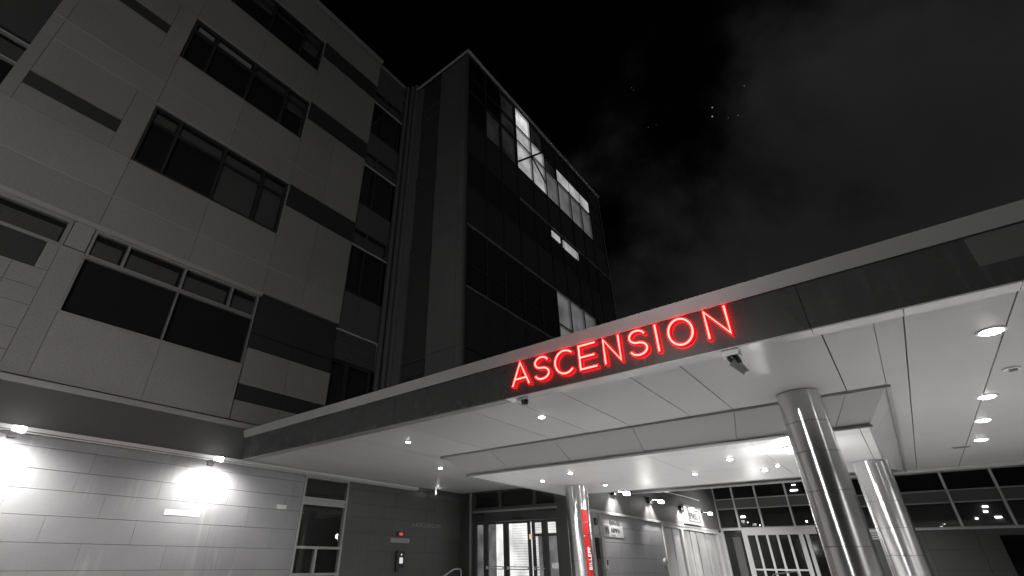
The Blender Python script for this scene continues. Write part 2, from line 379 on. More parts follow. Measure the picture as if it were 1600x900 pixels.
# ------------------------------------------------------------------ tower
T1 = ('x', 10.0); T2 = ('y', 8.68)
tower = thing('hospital_tower', (16, 12, 0), 'dark glass hospital tower with a few lit rooms behind the canopy', 'building')
MB().box(10.14, 22.5, 8.82, 30, 3.8, 21.3).build('wall_core', M['back'], tower)
p = MB(); p.box(9.93, 22.56, 8.60, 30, 21.38, 21.46); p.build('roof_coping', M['trim_lt'], tower)
MB().box(10.0, 22.5, 8.7, 30, 21.25, 21.38).build('roof', M['back'], tower)
hj = [4.4, 7.32, 11.95, 12.75, 16.0, 18.0, 21.25]
p = MB(); r_ = []
for a, c in zip(hj, hj[1:]): r_ += [(8.70, 9.06, a, c), (9.06, 10.28, a, c)]
r_ += [(11.45, 11.84, 4.4, 9.1), (11.45, 11.84, 9.1, 13.2), (11.45, 11.84, 13.2, 17.4), (11.45, 11.84, 17.4, 21.25)]
tiles(p, T1, r_, -.12, 0.0, .010); p.build('metal_panels', M['panel_tower'], tower)
p = MB(); q = MB()
zz = 4.4
for zt, zb in ((7.27, 6.7), (11.9, 11.29), (15.45, 14.8), (19.5, 18.85)):
    p.pb(T1, 10.34, 11.41, zb + .04, zt - .04, -.12, -.03)
    p.pb(T1, 10.34, 11.41, zz, zb - .03, -.12, -.06)
    for z_ in (zt, zb): MB().pb(T1, 10.30, 11.44, z_ - .03, z_, -.12, .0 if z_ == zt else -.02).build('panel_trim', M['panel_mid'], tower)
    zz = zt + .02
p.pb(T1, 10.34, 11.41, zz, 21.2, -.12, -.06)
p.build('recessed_panels', M['panel_rec'], tower)
MB().box(9.99, 10.06, 8.69, 8.78, 4.4, 21.3).build('corner_post', M['panel_mid'], tower)
# glass face
mu = [10.08, 11.25, 12.35, 13.56, 14.86, 16.1, 17.28, 18.58, 19.78, 20.9, 22.48]
zr = [4.4, 7.25, 9.38, 10.29, 11.9, 13.75, 15.4, 17.17, 18.95, 19.93, 21.2]
lit = {(3, 9): 'lit_hi', (3, 8): 'lit_mid', (3, 7): 'lit_mid', (4, 7): 'lit_mid', (4, 8): 'lit_mid', (4, 9): 'lit_faint', (2, 9): 'lit_faint', (2, 8): 'lit_faint',
       (1, 7): 'lit_faint', (2, 7): 'lit_faint', (6, 7): 'lit_low', (7, 7): 'lit_low', (8, 7): 'lit_low', (5, 7): 'lit_low', (5, 8): 'lit_faint',
       (5, 2): 'lit_low', (5, 3): 'lit_low', (6, 3): 'lit_low', (6, 2): 'lit_low', (7, 3): 'lit_low', (7, 2): 'lit_low'}
for i in range(len(mu) - 1):
    for j in range(len(zr) - 1):
        a, c, z0, z1 = mu[i] + .03, mu[i + 1] - .03, zr[j] + .02, zr[j + 1] - .02
        k = lit.get((i, j))
        if k:
            f = MB(); fw = .03
            f.pb(T2, a, a + fw, z0, z1, -.10, 0); f.pb(T2, c - fw, c, z0, z1, -.10, 0); f.pb(T2, a + fw, c - fw, z0, z0 + fw, -.10, 0); f.pb(T2, a + fw, c - fw, z1 - fw, z1, -.10, 0)
            w = f.build('lit_window', M['frame_lt' if k != 'lit_faint' else 'frame_dk'], tower)
            MB().pb(T2, a + fw, c - fw, z0 + fw, z1 - fw, -.05, -.045).build('pane', M['glass'], w)
            MB().pb(T2, a + fw, c - fw, z0 + fw, z1 - fw, -.10, -.09).build('lit_interior', M[k], w)
for i in range(len(mu) - 1):
    for j in range(len(zr) - 1):
        if (i, j) in lit: continue
        sp = j in (0, 1, 4, 6)
        MB().pb(T2, mu[i] + .02, mu[i + 1] - .02, zr[j] + .01, zr[j + 1] - .01, -.08, -.03).build('spandrel_glass' if sp else 'window_glass', M['spandrel' if sp else 'spandrel2'], tower)
p = MB()
for x in mu: p.pb(T2, x - .025, x + .025, 4.4, 21.25, -.12, .006)
for z in (7.25, 10.29, 13.75, 17.17, 18.95, 19.93, 21.2): p.pb(T2, 10.1, 22.46, z - .02, z + .02, -.12, .002)
p.build('mullions', M['frame_dk'], tower)
p = MB()
p.pb(T2, 10.1, 19, 9.36, 9.40, -.12, .02); p.pb(T2, 10.1, 19, 11.88, 11.93, -.12, .02); p.pb(T2, 13.6, 22.46, 15.38, 15.42, -.12, .015); p.pb(T2, 22.46, 22.52, 4.4, 21.3, -.15, .02)
p.build('transoms', M['frame'], tower)
def strip(x0, x1, z0, z1, k):
    w = MB().pb(T2, x0, x1, z0, z1, -.03, .004).build('lit_strip', M[k], tower)
strip(17.36, 20.84, 19.14, 19.84, 'lit_strip'); strip(16.2, 16.95, 14.84, 15.17, 'lit_strip'); strip(17.25, 18.7, 14.76, 15.2, 'lit_strip')
p = MB()
def bar(x0, z0, x1, z1, wd=.09):
    d = Vector((x1 - x0, z1 - z0)).normalized(); n = Vector((-d.y, d.x)) * wd / 2; y0, y1 = 8.662, 8.70
    pts = [(x0 - n.x, z0 - n.y), (x1 - n.x, z1 - n.y), (x1 + n.x, z1 + n.y), (x0 + n.x, z0 + n.y)]
    p.quadbox([(a, y0, c) for a, c in pts] + [(a, y1, c) for a, c in pts])
bar(13.62, 17.55, 16.05, 20.1); bar(14.86, 18.85, 16.05, 18.95 - 1.0)
p.build('brace', M['frame_dk'], tower)

# ------------------------------------------------------------------ entrance building under the tower
D = ('x', 14.3)
ent = thing('entrance_hall', (15, 10, 0), 'dark framed entrance hall with glazed doors and lit lobby under the canopy', 'building')
MB().box(14.62, 28.0, 7.6, 30, 0, 5.6).build('wall_core', M['back'], ent)
p = MB(); p.pb(D, 11.8, 12.38, 0, 3.8, -.1, 0); p.pb(D, 8.05, 8.38, 0, 3.8, -.1, 0.0); p.pb(D, 8.38, 11.8, 2.76, 3.06, -.1, 0); p.build('door_surround', M['dkmetal'], ent)
p = MB(); p.pb(D, 11.86, 11.94, 0, 3.8, 0, .05); p.pb(D, 8.38, 11.8, 3.06, 3.12, -.1, .03); p.build('surround_trim', M['frame'], ent)
window(ent, D, 8.38, 11.8, 3.12, 3.8, [], [(10.6, 3.12, 3.8), (9.22, 3.12, 3.8)], frame='dkmetal', fw=.09, d=(-.1, .01), pane_mat='glass', name='transom_window')
def door(u0, u1, k, lits, mid=None, push=True):
    f = MB(); fw = .10; d = (-.08, -.02)
    f.pb(D, u0, u0 + fw, .02, 2.74, *d); f.pb(D, u1 - fw, u1, .02, 2.74, *d); f.pb(D, u0 + fw, u1 - fw, .02, .3, *d); f.pb(D, u0 + fw, u1 - fw, 2.68, 2.74, *d)
    if mid: f.pb(D, u0 + fw, u1 - fw, mid - .04, mid + .04, *d)
    w = f.build('door', M['dkmetal'], ent)
    MB().pb(D, u0 + fw, u1 - fw, .3, 2.68, -.05, -.044).build('pane', M['glass'], w)
    for a, c, z0, z1, kk in lits: MB().pb(D, a, c, z0, z1, -.26, -.25).build('lit_lobby', M[kk], w)
    if push:
        pb = MB()
        for z in (1.36, 1.43): pb.cyl((14.24, u0 + .06, z), (14.24, u1 - .06, z), .014, 8)
        for u in (u0 + .08, u1 - .08): pb.cyl((14.24, u, 1.395), (14.33, u, 1.395), .02, 8)
        pb.build('push_bar', M['frame_lt'], w)
door(11.26, 11.78, 0, [(11.2, 11.8, .3, 2.7, 'lobby_dim')], push=False)
door(10.42, 11.26, 0, [(10.3, 10.98, .3, 2.72, 'lobby'), (10.98, 11.3, .3, 2.72, 'lobby_dim')])
door(9.45, 10.41, 0, [(9.3, 10.3, .3, 2.72, 'lobby2')])
door(8.91, 9.38, 0, [(8.88, 9.36, 2.33, 2.7, 'lobby2'), (8.88, 9.36, .3, 2.3, 'lobby_dim')], mid=2.32, push=True)
door(8.38, 8.90, 0, [(8.36, 8.92, 2.33, 2.7, 'lobby2'), (8.36, 8.92, .3, 2.3, 'lobby_dim'), (8.4, 8.85, 1.4, 1.55, 'lobby')], mid=2.32, push=False)
for a in ((8.45, 9.0, 2.98, 3.05, 0, .1), (9.7, 10.1, 2.80, 2.86, -.02, .06), (11.35, 11.75, 2.96, 3.03, 0, .1)): MB().pb(D, *a).build('door_closer', M['black'], ent)
MB().pb(D, 9.38, 9.44, 2.20, 2.34, -.02, .05).build('amber_indicator', M['amber'], ent)
# stone face to the right of the doors
E_ = ('y', 7.3)
rows2 = [0, .40, .84, 1.28, 1.69, 2.12, 2.55, 2.9]; s2 = []
for i in range(7):
    x = 15.1 + (0, .8)[i % 2] - .8
    while x < 20.15:
        a, c = max(x, 15.1), min(x + 1.9, 20.15)
        if c - a > .04: s2.append((a, c, rows2[i], rows2[i + 1]))
        x += 1.9
p = MB(); tiles(p, E_, s2, -.1, 0, .008); p.build('stone_wall', M['stone'], ent)
p = MB()
for a, c in ((14.32, 17.4), (17.4, 22.88), (22.88, 28.15)): p.pb(E_, a + .008, c - .008, 2.985, 5.6, -.2, 0)
p.build('upper_band', M['panel_mid'], ent)
MB().pb(E_, 14.32, 27.6, 2.905, 2.98, -.2, .05).build('ledge', M['trim'], ent)
p = MB(); p.pb(E_, 14.90, 15.08, 0, 2.9, -.1, .03); p.pb(E_, 14.34, 14.44, 0, 2.9, -.1, .03); p.pb(E_, 14.44, 14.9, 2.22, 2.30, -.1, .02); p.build('sidelight_frame', M['frame'], ent)
MB().pb(E_, 14.44, 14.9, 1.66, 2.22, -.08, -.06).build('dark_glazing', M['spandrel2'], ent)
MB().pb(E_, 14.44, 14.9, 2.30, 2.9, -.08, -.03).build('pale_panel', M['satin_door'], ent)
MB().pb(E_, 14.44, 14.9, .02, 1.66, -.08, -.05).build('lower_panel', M['panel_dk'], ent)
# bright folding doors
p = MB(); u = 20.35
i = 0
while u < 27.35:
    wd = (.95, .22, .75, .5, .42, .36, .55, .3)[i % 8]
    p.pb(E_, u, min(u + wd - .035, 27.4), .03, 2.78, -.14, (-.05, -.08)[i % 2]); u += wd; i += 1
p.build('door_leaves', M['satin_door'], ent)
p = MB(); p.pb(E_, 20.15, 20.33, 0, 2.9, -.14, .03); p.pb(E_, 20.33, 27.45, 2.80, 2.9, -.14, .03); p.pb(E_, 22.2, 22.45, 0, 2.8, -.14, .04); p.pb(E_, 27.45, 28.14, 0, 2.9, -.14, .02)
p.pb(E_, 21.25, 21.35, 0, 2.8, -.12, .0)
p.build('door_frame', M['frame_lt'], ent)
p = MB(); p.tube([(19.0, 7.26, 4.05), (21.3, 7.2, 4.10), (22.9, 7.22, 4.13), (25.4, 7.25, 4.14)], .028, 8); p.build('conduit', M['frame_lt'], ent)

# link building with the curtain wall
C = ('x', 28.2)
link = thing('link_building', (30, -2, 0), 'low glazed link building with pale mullions behind the steel columns', 'building')
MB().box(28.45, 45, -30, 7.6, 0, 5.6).build('wall_core', M['back'], link)
MB().box(28.0, 45, -30, 30, 5.6, 5.8).build('roof', M['flash'], link)
bays = [7.3, 6.4, 5.36, 4.05, 2.8, 1.5, -.08, -1.6, -3.1, -4.65, -6.2, -7.75, -9.3, -10.85, -12.4]
for n, (hi, lo) in enumerate(zip(bays, bays[1:])):
    dz = 0 if n < 4 else -.17
    if n < 4: rr = (5.15, 4.38, 3.98, 3.07)
    else: rr = (4.95, 4.2, 3.8, 2.86)
    f = MB(); 
    w = window(link, C, lo, hi, rr[1], rr[0], [], [], frame='frame', fw=.045, d=(-.1, .02), name='upper_window')
    w = window(link, C, lo, hi, rr[3], rr[2], [], [], frame='frame', fw=.045, d=(-.1, .02), name='lower_window', back='panel_dk' if n > 4 else 'room')
for n, (hi, lo) in enumerate(zip(bays, bays[1:])):
    z0, z1 = (3.98, 4.38) if n < 4 else (3.8, 4.2)
    MB().pb(C, lo + .01, hi - .01, z0 + .005, z1 - .005, -.1, -.01).build('spandrel_panel', M['panel_mid'], link)
p = MB()
for u in bays: p.pb(C, u - .035, u + .035, 2.86 if u < 3 else 3.07, 5.2, -.1, .05)
p.pb(C, -12.4, 7.3, 5.15, 5.22, -.1, .05); p.pb(C, -12.4, 2.8, 2.80, 2.86, -.1, .07)
p.build('mullions', M['frame_lt'], link)
p = MB(); u = 2.78
for j in range(10):
    for i, (z0, z1) in enumerate(((0, .7), (.7, 1.4), (1.4, 2.1), (2.1, 2.79))):
        p.pb(C, 2.78 - 1.55 * (j + 1) + .006, 2.78 - 1.55 * j - .006, z0 + .004, z1 - .004, -.1, 0)
p.build('lower_wall', M['panel_mid'], link)
MB().pb(C, -6.2, -2.5, 0, 2.57, 0, .02).build('dark_opening', M['spandrel2'], link)
# entrance doors in the link building
p = MB(); p.pb(C, 3.3, 7.28, 2.99, 3.07, -.1, .06); p.pb(C, 3.86, 6.36, 2.76, 2.99, -.1, .05); p.pb(C, 3.3, 3.86, 2.76, 2.99, -.1, .03)
p.pb(C, 6.2, 6.36, 0, 2.76, -.1, .05); p.pb(C, 3.84, 3.98, 0, 2.76, -.1, .05); p.pb(C, 3.62, 3.76, 0, 2.76, -.1, .03); p.pb(C, 7.2, 7.3, 0, 2.99, -.1, .05); p.pb(C, 2.78, 2.86, 0, 2.99, -.1, .05)
p.build('entrance_frame', M['frame_lt'], link)
for lo, hi in ((5.77, 6.2), (5.31, 5.77), (4.88, 5.31), (4.42, 4.88), (3.98, 4.42)):
    f = MB(); f.pb(C, hi - .045, hi, .02, 2.76, -.08, 0.02); f.pb(C, lo, lo + .045, .02, 2.76, -.08, .02)
    f.pb(C, lo + .045, hi - .045, 1.30, 1.37, -.08, .03); f.pb(C, lo + .045, hi - .045, .02, .2, -.08, 0.02)
    w = f.build('entrance_door', M['frame_lt'], link)
    MB().pb(C, lo + .04, hi - .04, .2, 2.75, -.05, -.04).build('pane', M['spandrel2'], w)
for a in ((6.4, 7.18, 0, 2.98), (2.86, 3.6, 0, 2.75)): MB().pb(C, *a, -.1, -.06).build('side_glass', M['spandrel2'], link)
MB().pb(C, 6.5, 6.85, .3, 2.7, -.06, -.05).build('curtain', M['panel_mid'], link)
p = MB()
for i in range(4): p.pb(C, 1.0, 2.1, 2.5 + i * .085, 2.5 + i * .085 + .05, 0, .06)
p.build('grille', M['frame_lt'], link)
# lamps and bright things inside the glazed rows
p = MB()
for y, z, wd, hh in ((-2.5, 3.57, .16, .05), (-2.45, 3.40, .12, .05), (-2.73, 3.19, .18, .05), (-2.11, 3.17, .07, .05), (6.17, 3.58, .2, .07), (3.7, 4.62, .3, .05), (3.65, 4.86, .14, .03), (3.56, 3.28, .06, .06)):
    p.pb(C, y - wd / 2, y + wd / 2, z - hh / 2, z + hh / 2, -.112, -.104)
p.build('indoor_lamps', M['lamp_s'], link)

# ------------------------------------------------------------------ canopy
can = thing('entrance_canopy', (10, 2, 3.7), 'long flat canopy with grey metal fascia and satin soffit over the entrance', 'canopy')
ys = [12.36, 9.9, 8.3, 6.72, 5.05, 4.18, 3.37, 2.30, 1.63, .1, -.6, -1.42, -2.9, -4.4, -6, -8, -10]
MB().box(5.95, 17.7, -10, 12.34, 3.86, 4.30).build('core', M['back'], can)
p = MB()
for hi, lo in zip(ys, ys[1:]):
    for x0, x1 in ((6.045, 17.7),):
        y0, y1 = lo + .007, hi - .007
        # split the sheet round the dropped part
        if y0 > 8.1 or y1 < -.35: p.box(x0, x1, y0, y1, 3.75, 3.80)
        else:
            if y1 > 8.1: p.box(x0, x1, 8.107, y1, 3.75, 3.80); y1 = 8.1
            if y0 < -.35: p.box(x0, x1, y0, -.357, 3.75, 3.80); y0 = -.35
            p.box(x0, 8.60, y0, y1, 3.75, 3.80)
p.build('soffit', M['soffit'], can)
MB().box(5.95, 17.72, -10, 12.34, 3.81, 3.855).build('soffit_backing', M['seam'], can)
# dropped tray with sloping sides
p = MB(); zt, zb = 3.742, 3.335
xo, xi, yo0, yi0, yo1, yi1 = 8.66, 9.06, -.34, .0, 8.08, 7.64
sx = [yo0 + .0, .12, 1.63, 3.37, 5.05, 6.72, yo1]
def yb(y): return yi0 + (y - yo0) / (yo1 - yo0) * (yi1 - yi0)
for a, c in zip(sx, sx[1:]):
    p.quadbox([(xi, yb(a) + .004, zb), (xi + .03, yb(a) + .004, zb), (xi + .03, yb(c) - .004, zb), (xi, yb(c) - .004, zb),
               (xo, a + .004, zt), (xo + .03, a + .004, zt), (xo + .03, c - .004, zt), (xo, c - .004, zt)])
for x0, x1 in ((0, 1.5), (1.5, 4.5), (4.5, 8.0)):
    for (ya, yc, sgn) in ((yo0, yi0, 1), (yo1, yi1, -1)):
        X0b = xi + .004 + x0 * (13.6 - xi) / 8; X1b = xi + x1 * (13.6 - xi) / 8 - .004
        X0t = xo + .01 + x0 * (17.6 - xo) / 8; X1t = xo + x1 * (17.6 - xo) / 8
        if x0 > 0: X0t = X0b
        if x1 < 8: X1t = X1b
        else: X1t = 17.6 if sgn == 1 else 14.1
        p.quadbox([(X0b, yc, zb), (X1b, yc, zb), (X1b, yc + sgn * .03, zb), (X0b, yc + sgn * .03, zb), (X0t, ya, zt), (X1t, ya, zt), (X1t, ya + sgn * .03, zt), (X0t, ya + sgn * .03, zt)])
p.build('tray_side', M['soffit'], can)
p = MB(); p.box(xi - .035, xi + .0, yi0 - .03, yi1 + .03, zb - .035, zb + .0); p.box(xi, 13.62, yi0 - .035, yi0, zb - .035, zb); p.box(xi, 13.62, yi1, yi1 + .035, zb - .035, zb)
p.box(xo - .05, xo, yo0 - .05, yo1 + .05, zt - .03, zt + .03); p.box(xo, 17.6, yo0 - .05, yo0, zt - .03, zt + .03); p.box(xo, 14.2, yo1, yo1 + .05, zt - .03, zt + .03)
p.build('tray_trim', M['frame'], can)
p = MB()
yy = [0.01, .13, 1.63, 3.37, 5.05, 6.72, 7.63]
for a, c in zip(yy, yy[1:]):
    for x0, x1 in ((9.07, 9.42), (9.42, 11.55), (11.55, 13.6)): p.box(x0 + .005, x1 - .005, a + .005, c - .005, 3.31, 3.35)
p.build('tray_soffit', M['soffit_lit'], can)
MB().box(9.1, 13.66, .03, 7.6, 3.355, 3.86).build('tray_core', M['back'], can)
MB().box(13.6, 13.66, .0, 7.64, 3.30, 3.80).build('tray_end', M['soffit'], can)
p = MB()
for hi, lo in zip([12.36, 6.72, .165, -4], [6.72, .165, -4, -10]): p.box(5.83, 5.9, lo + .003, hi - .003, 3.745, 4.275)
p.build('fascia', M['fascia'], can)
MB().box(5.826, 5.832, -4, -1.23, 3.96, 4.27).build('fascia_reflection', M['fascia_refl'], can)  # paler sheet, a reflection on the fascia put into its colour
p = MB(); p.quadbox([(5.80, -10, 4.28), (5.9, -10, 4.28), (5.9, 12.36, 4.28), (5.80, 12.36, 4.28), (5.74, -10, 4.45), (5.95, -10, 4.45), (5.95, 12.36, 4.45), (5.74, 12.36, 4.45)])
p.build('flashing', M['flash'], can)
p = MB()
for hi, lo in zip([4.18, 2.30, .165, -.6, -1.42, -6], [2.30, .165, -.6, -1.42, -6, -10]): p.box(5.832, 6.035, lo + .003, hi - .003, 3.728, 3.744)
p.build('edge_trim', M['edge'], can)
p = MB(); p.box(5.832, 5.90, 4.185, 12.3, 3.72, 3.744); p.box(5.96, 6.035, 4.185, 12.3, 3.735, 3.744); p.build('edge_angle', M['frame'], can)
p = MB(); p.box(17.7, 17.8, -10, 7.25, 3.70, 4.45); p.box(17.6, 17.7, -10, 7.25, 3.72, 3.748); p.build('rear_edge', M['frame_lt'], can)
MB().box(5.8, 17.8, -10, 12.3, 4.451, 4.47).build('roof', M['roof'], can)
p = MB(); p.pb(W, 5.95, 12.1, 3.742, 3.80, 0, .02); p.build('shadow_gap', M['seam'], can)

# ------------------------------------------------------------------ columns
def column(x, y, r, top, joints, label):
    t = thing('steel_column', (x, y, 0), label, 'column', 'steel columns under the canopy')
    zs = [0.02] + sorted(joints) + [top]
    p = MB()
    for a, c in zip(zs, zs[1:]): p.cyl((x, y, a + .0025), (x, y, c - .0025), r, 96)
    p.build('shaft', M['steel'], t)
    MB().cyl((x, y, 0.02), (x, y, top - .002), r - .006, 48).build('joint_core', M['seam'], t)
    MB().cyl((x, y, .015), (x, y, .12), r + .04, 64).build('base_ring', M['steel'], t)
    return t
column(8.32, .68, .275, 3.745, [1.1, 1.75, 2.40, 2.9, 3.30], 'tall brushed steel column nearest the camera, in front of the ceiling tray')
column(12.4, .22, .285, 3.305, [.6, 1.2, 1.7, 2.14, 2.59], 'brushed steel column to the right of the nearest one, in front of the glazed wall')
c3 = column(12.05, 6.45, .29, 3.305, [.6, 1.1, 1.6, 2.14, 2.44], 'brushed steel column with a red lettered stripe beside the entrance doors')
# red wrap on the column
def wrap(a0, a1, z0, z1, r, mat, name, par):
    m = MB(); n = 8; k = 0
    for i in range(n + 1):
        a = R(a0 + (a1 - a0) * i / n)
        for rr in (r, r + .004):
            for z in (z0, z1): m.v.append((12.05 + rr * math.cos(a), 6.45 + rr * math.sin(a), z))
    for i in range(n):
        b = i * 4
        for q in ((0, 1, 5, 4), (2, 6, 7, 3), (0, 4, 6, 2), (1, 3, 7, 5)): m.f.append(tuple(b + j for j in q)); m.sm.append(True)
    return m.build(name, mat, par)
A0, A1 = 224, 257
for z0, z1 in ((2.45, 2.73), (2.15, 2.43), (.9, 2.13)): wrap(A0, A1, z0, z1, .291, M['redp'], 'red_stripe', c3)

# ------------------------------------------------------------------ text helper
def text_mesh(body, size, loc, rot, mat, name, parent=None, depth=.008, spacing=1., label=None, cat=None, sx=1.):
    cu = bpy.data.curves.new(name, 'FONT'); cu.body = body; cu.size = size; cu.extrude = depth; cu.space_character = spacing
    cu.resolution_u = 3
    ob = bpy.data.objects.new(name, cu); col.objects.link(ob)
    dg = bpy.context.evaluated_depsgraph_get(); me = bpy.data.meshes.new_from_object(ob.evaluated_get(dg))
    bpy.data.objects.remove(ob, do_unlink=True)
    mt = Matrix.Translation(Vector(loc)) @ rot @ Matrix.Diagonal((sx, 1, 1, 1))
    if parent: mt = Matrix.Translation(-root_loc(parent)) @ mt
    else: mt = rot @ Matrix.Diagonal((sx, 1, 1, 1))
    me.transform(mt); me.materials.clear(); me.materials.append(mat)
    o = bpy.data.objects.new(name, me); col.objects.link(o)
    if parent: o.parent = parent
    else: o.location = loc
    if label: tag(o, label, cat)
    return o
FY = Matrix(((1, 0, 0, 0), (0, 0, -1, 0), (0, 1, 0, 0), (0, 0, 0, 1)))       # facing -Y, reading along +X
# vertical lettering on the column stripe, reads upwards, tangent to the shaft
ang = R(246); nrm = Vector((math.cos(ang), math.sin(ang), 0)); up = Vector((0, 0, 1)); side = up.cross(nrm)
rt = Matrix((( up.x, -side.x, nrm.x, 0), (up.y, -side.y, nrm.y, 0), (up.z, -side.z, nrm.z, 0), (0, 0, 0, 1)))
text_mesh('BILLEPP', .135, Vector((12.05, 6.45, 1.40)) + nrm * .300 + side * .045, rt, M['white'], 'stripe_lettering', c3, .002, 1.12)

# ------------------------------------------------------------------ neon sign
sign = thing('neon_sign', (5.80, 2.45, 3.89), 'glowing red neon letters reading ASCENSION on the canopy fascia', 'sign')
def arc(cx, cz, rx, rz, a0, a1, n=22): return [(cx + rx * math.cos(R(a0 + (a1 - a0) * i / n)), cz + rz * math.sin(R(a0 + (a1 - a0) * i / n))) for i in range(n + 1)]
S_pts = arc(.5, .745, .44, .245, 25, 270, 20) + arc(.5, .255, .47, .245, 90, -155, 20)[1:]
G = {'A': [[(0, 0), (.5, 1), (1, 0)], [(.14, .27), (.86, .27)]],
     'S': [S_pts],
     'C': [arc(.55, .5, .55, .5, 48, 312, 30)],
     'E': [[(1, 1), (0, 1), (0, 0), (1, 0)], [(0, .5), (.9, .5)]],
     'N': [[(0, 0), (0, 1), (1, 0), (1, 1)]], 'I': [[(0, 0), (0, 1)]],
     'O': [arc(.5, .5, .5, .5, 0, 360, 36)]}
Z0, H = 3.895, .345
def ribbon(mb, pts, x0, x1, wd, closed):
    """flat stroke of width wd following pts (y, z) from x0 to x1 with mitred corners"""
    n = len(pts); k = len(mb.v); P = [Vector(q) for q in pts]
    for i in range(n):
        a = P[i - 1] if (i or closed) else P[i]; c = P[(i + 1) % n] if (i < n - 1 or closed) else P[i]
        d0 = (P[i] - a).normalized() if (P[i] - a).length > 1e-6 else (c - P[i]).normalized()
        d1 = (c - P[i]).normalized() if (c - P[i]).length > 1e-6 else d0
        m_ = (d0 + d1).normalized(); nn = Vector((-m_.y, m_.x)); s = min(1.9, 1 / max(.4, nn.dot(Vector((-d1.y, d1.x))))) * wd / 2
        e = Vector((0, 0))
        if not closed and i == 0: e = -d1 * wd / 2
        if not closed and i == n - 1: e = d0 * wd / 2
        for sg in (1, -1):
            q = P[i] + e + nn * s * sg
            mb.v.append((x0, q.x, q.y)); mb.v.append((x1, q.x, q.y))
    for i in range(n if closed else n - 1):
        a = k + i * 4; c = k + ((i + 1) % n) * 4
        for f in ((a, a + 1, c + 1, c), (a + 2, c + 2, c + 3, a + 3), (a, c, c + 2, a + 2), (a + 1, a + 3, c + 3, c + 1)): mb.f.append(f); mb.sm.append(False)
    if not closed:
        mb.f.append((k, k + 2, k + 3, k + 1)); e = k + (n - 1) * 4; mb.f.append((e, e + 1, e + 3, e + 2)); mb.sm += [False, False]
for ch, y0, y1, sh in (('A', 4.0, 3.71, 0), ('S', 3.60, 3.35, 0), ('C', 3.245, 2.955, 0), ('E', 2.85, 2.61, 0), ('N', 2.475, 2.255, 0), ('S', 2.12, 1.885, 0), ('I', 1.75, 1.75, 0), ('O', 1.60, 1.31, 0), ('N', 1.145, .91, 0)):
    body = MB(); tube = MB(); backp = MB()
    for st_ in G[ch]:
        pts = [(y0 + (y1 - y0) * u, Z0 + H * v) for u, v in st_]
        closed = ch == 'O'
        if closed: pts = pts[:-1]
        ribbon(body, pts, 5.788, 5.806, .042, closed)
        ribbon(tube, pts, 5.782, 5.7875, .021, closed)
    l = body.build('letter', M['redc'], sign)
    tube.build('neon_tube', M['neon'], l)

# ------------------------------------------------------------------ lamps
def add_spot(name, loc, power, size=110, blend=.6, rad=.07, dirv=(0, 0, -1), c=(1, .985, .96)):
    l = bpy.data.lights.new(name, 'SPOT'); l.energy = power; l.spot_size = R(size); l.spot_blend = blend; l.shadow_soft_size = rad; l.color = c
    o = bpy.data.objects.new(name, l); col.objects.link(o); o.location = loc
    o.rotation_euler = Vector(dirv).to_track_quat('-Z', 'Y').to_euler(); return o
def add_point(name, loc, power, rad=.05, c=(1, .985, .96)):
    l = bpy.data.lights.new(name, 'POINT'); l.energy = power; l.shadow_soft_size = rad; l.color = c
    o = bpy.data.objects.new(name, l); col.objects.link(o); o.location = loc; return o
def downlight(x, y, z, r, mat='lamp'):
    t = thing('downlight', (x, y, z), '', 'ceiling light', 'round downlights in the canopy soffit')
    p = MB(); n = 32
    k = 0
    for i in range(n):
        w = 2 * math.pi * i / n
        for rr, dz in ((r + .03, 0), (r + .03, -.012), (r, -.012), (r, 0)): p.v.append((x + rr * math.cos(w), y + rr * math.sin(w), z + dz))
    for i in range(n):
        a, c = i * 4, ((i + 1) % n) * 4
        for j in range(4): p.f.append((a + j, a + (j + 1) % 4, c + (j + 1) % 4, c + j)); p.sm.append(False)
    p.build('bezel', M['frame_lt'], t)
    MB().cyl((x, y, z - .024), (x, y, z - .002), r * .75, 32, r2=r - .004).build('lens', M[mat], t)
    return t
dl = [(7.11, -1.31, 3.75, .10, 'large starry downlight nearest the camera, under the right end of the canopy'),
      (10.18, -1.47, 3.75, .10, 'second downlight of the right row, beyond the largest one'),
      (11.94, -1.53, 3.75, .10, 'third downlight of the right row'),
      (13.89, -1.62, 3.75, .10, 'farthest downlight of the right row, near the glazed wall'),
      (7.06, 4.31, 3.75, .055, 'downlight below the first letters of the red neon sign'),
      (7.01, 7.56, 3.75, .055, 'leftmost downlight in the canopy soffit'),
      (9.76, 9.20, 3.75, .055, 'downlight left of the pointed corner of the ceiling tray'),
      (10.67, 6.60, 3.31, .05, 'downlight in the pointed left end of the ceiling tray'),
      (10.05, 5.48, 3.31, .05, 'downlight just above the column with the red stripe'),
      (12.20, 5.69, 3.31, .05, 'downlight in the tray right of the red striped column'),
      (11.81, 3.33, 3.31, .05, 'faint downlight midway along the ceiling tray'),
      (10.45, 2.26, 3.31, .055, 'bright downlight in the middle of the ceiling tray'),
      (12.19, 2.01, 3.31, .055, 'downlight above the glazed wall, left of the nearest column'),
      (11.75, 1.69, 3.31, .035, 'small downlight closest to the left edge of the nearest column')]
protos = {}
PW = {3.75: 600, 3.31: 480}
for x, y, z, r, lab in dl:
    if r not in protos: protos[r] = downlight(x, y, z, r); o = protos[r]; o['label'] = lab
    else: o = copy_tree(protos[r], (x, y, z), lab)
    add_spot('downlight_beam', (x, y, z - .05), PW[z] * (.3 if r < .04 else .28 if y > 4 and z > 3.5 else 1), 128, .8, .04)
for x, y in ((7.1, -4.6), (10.2, -4.6), (13.9, -4.6)): add_spot('downlight_beam', (x, y, 3.7), 520, 125, .7)
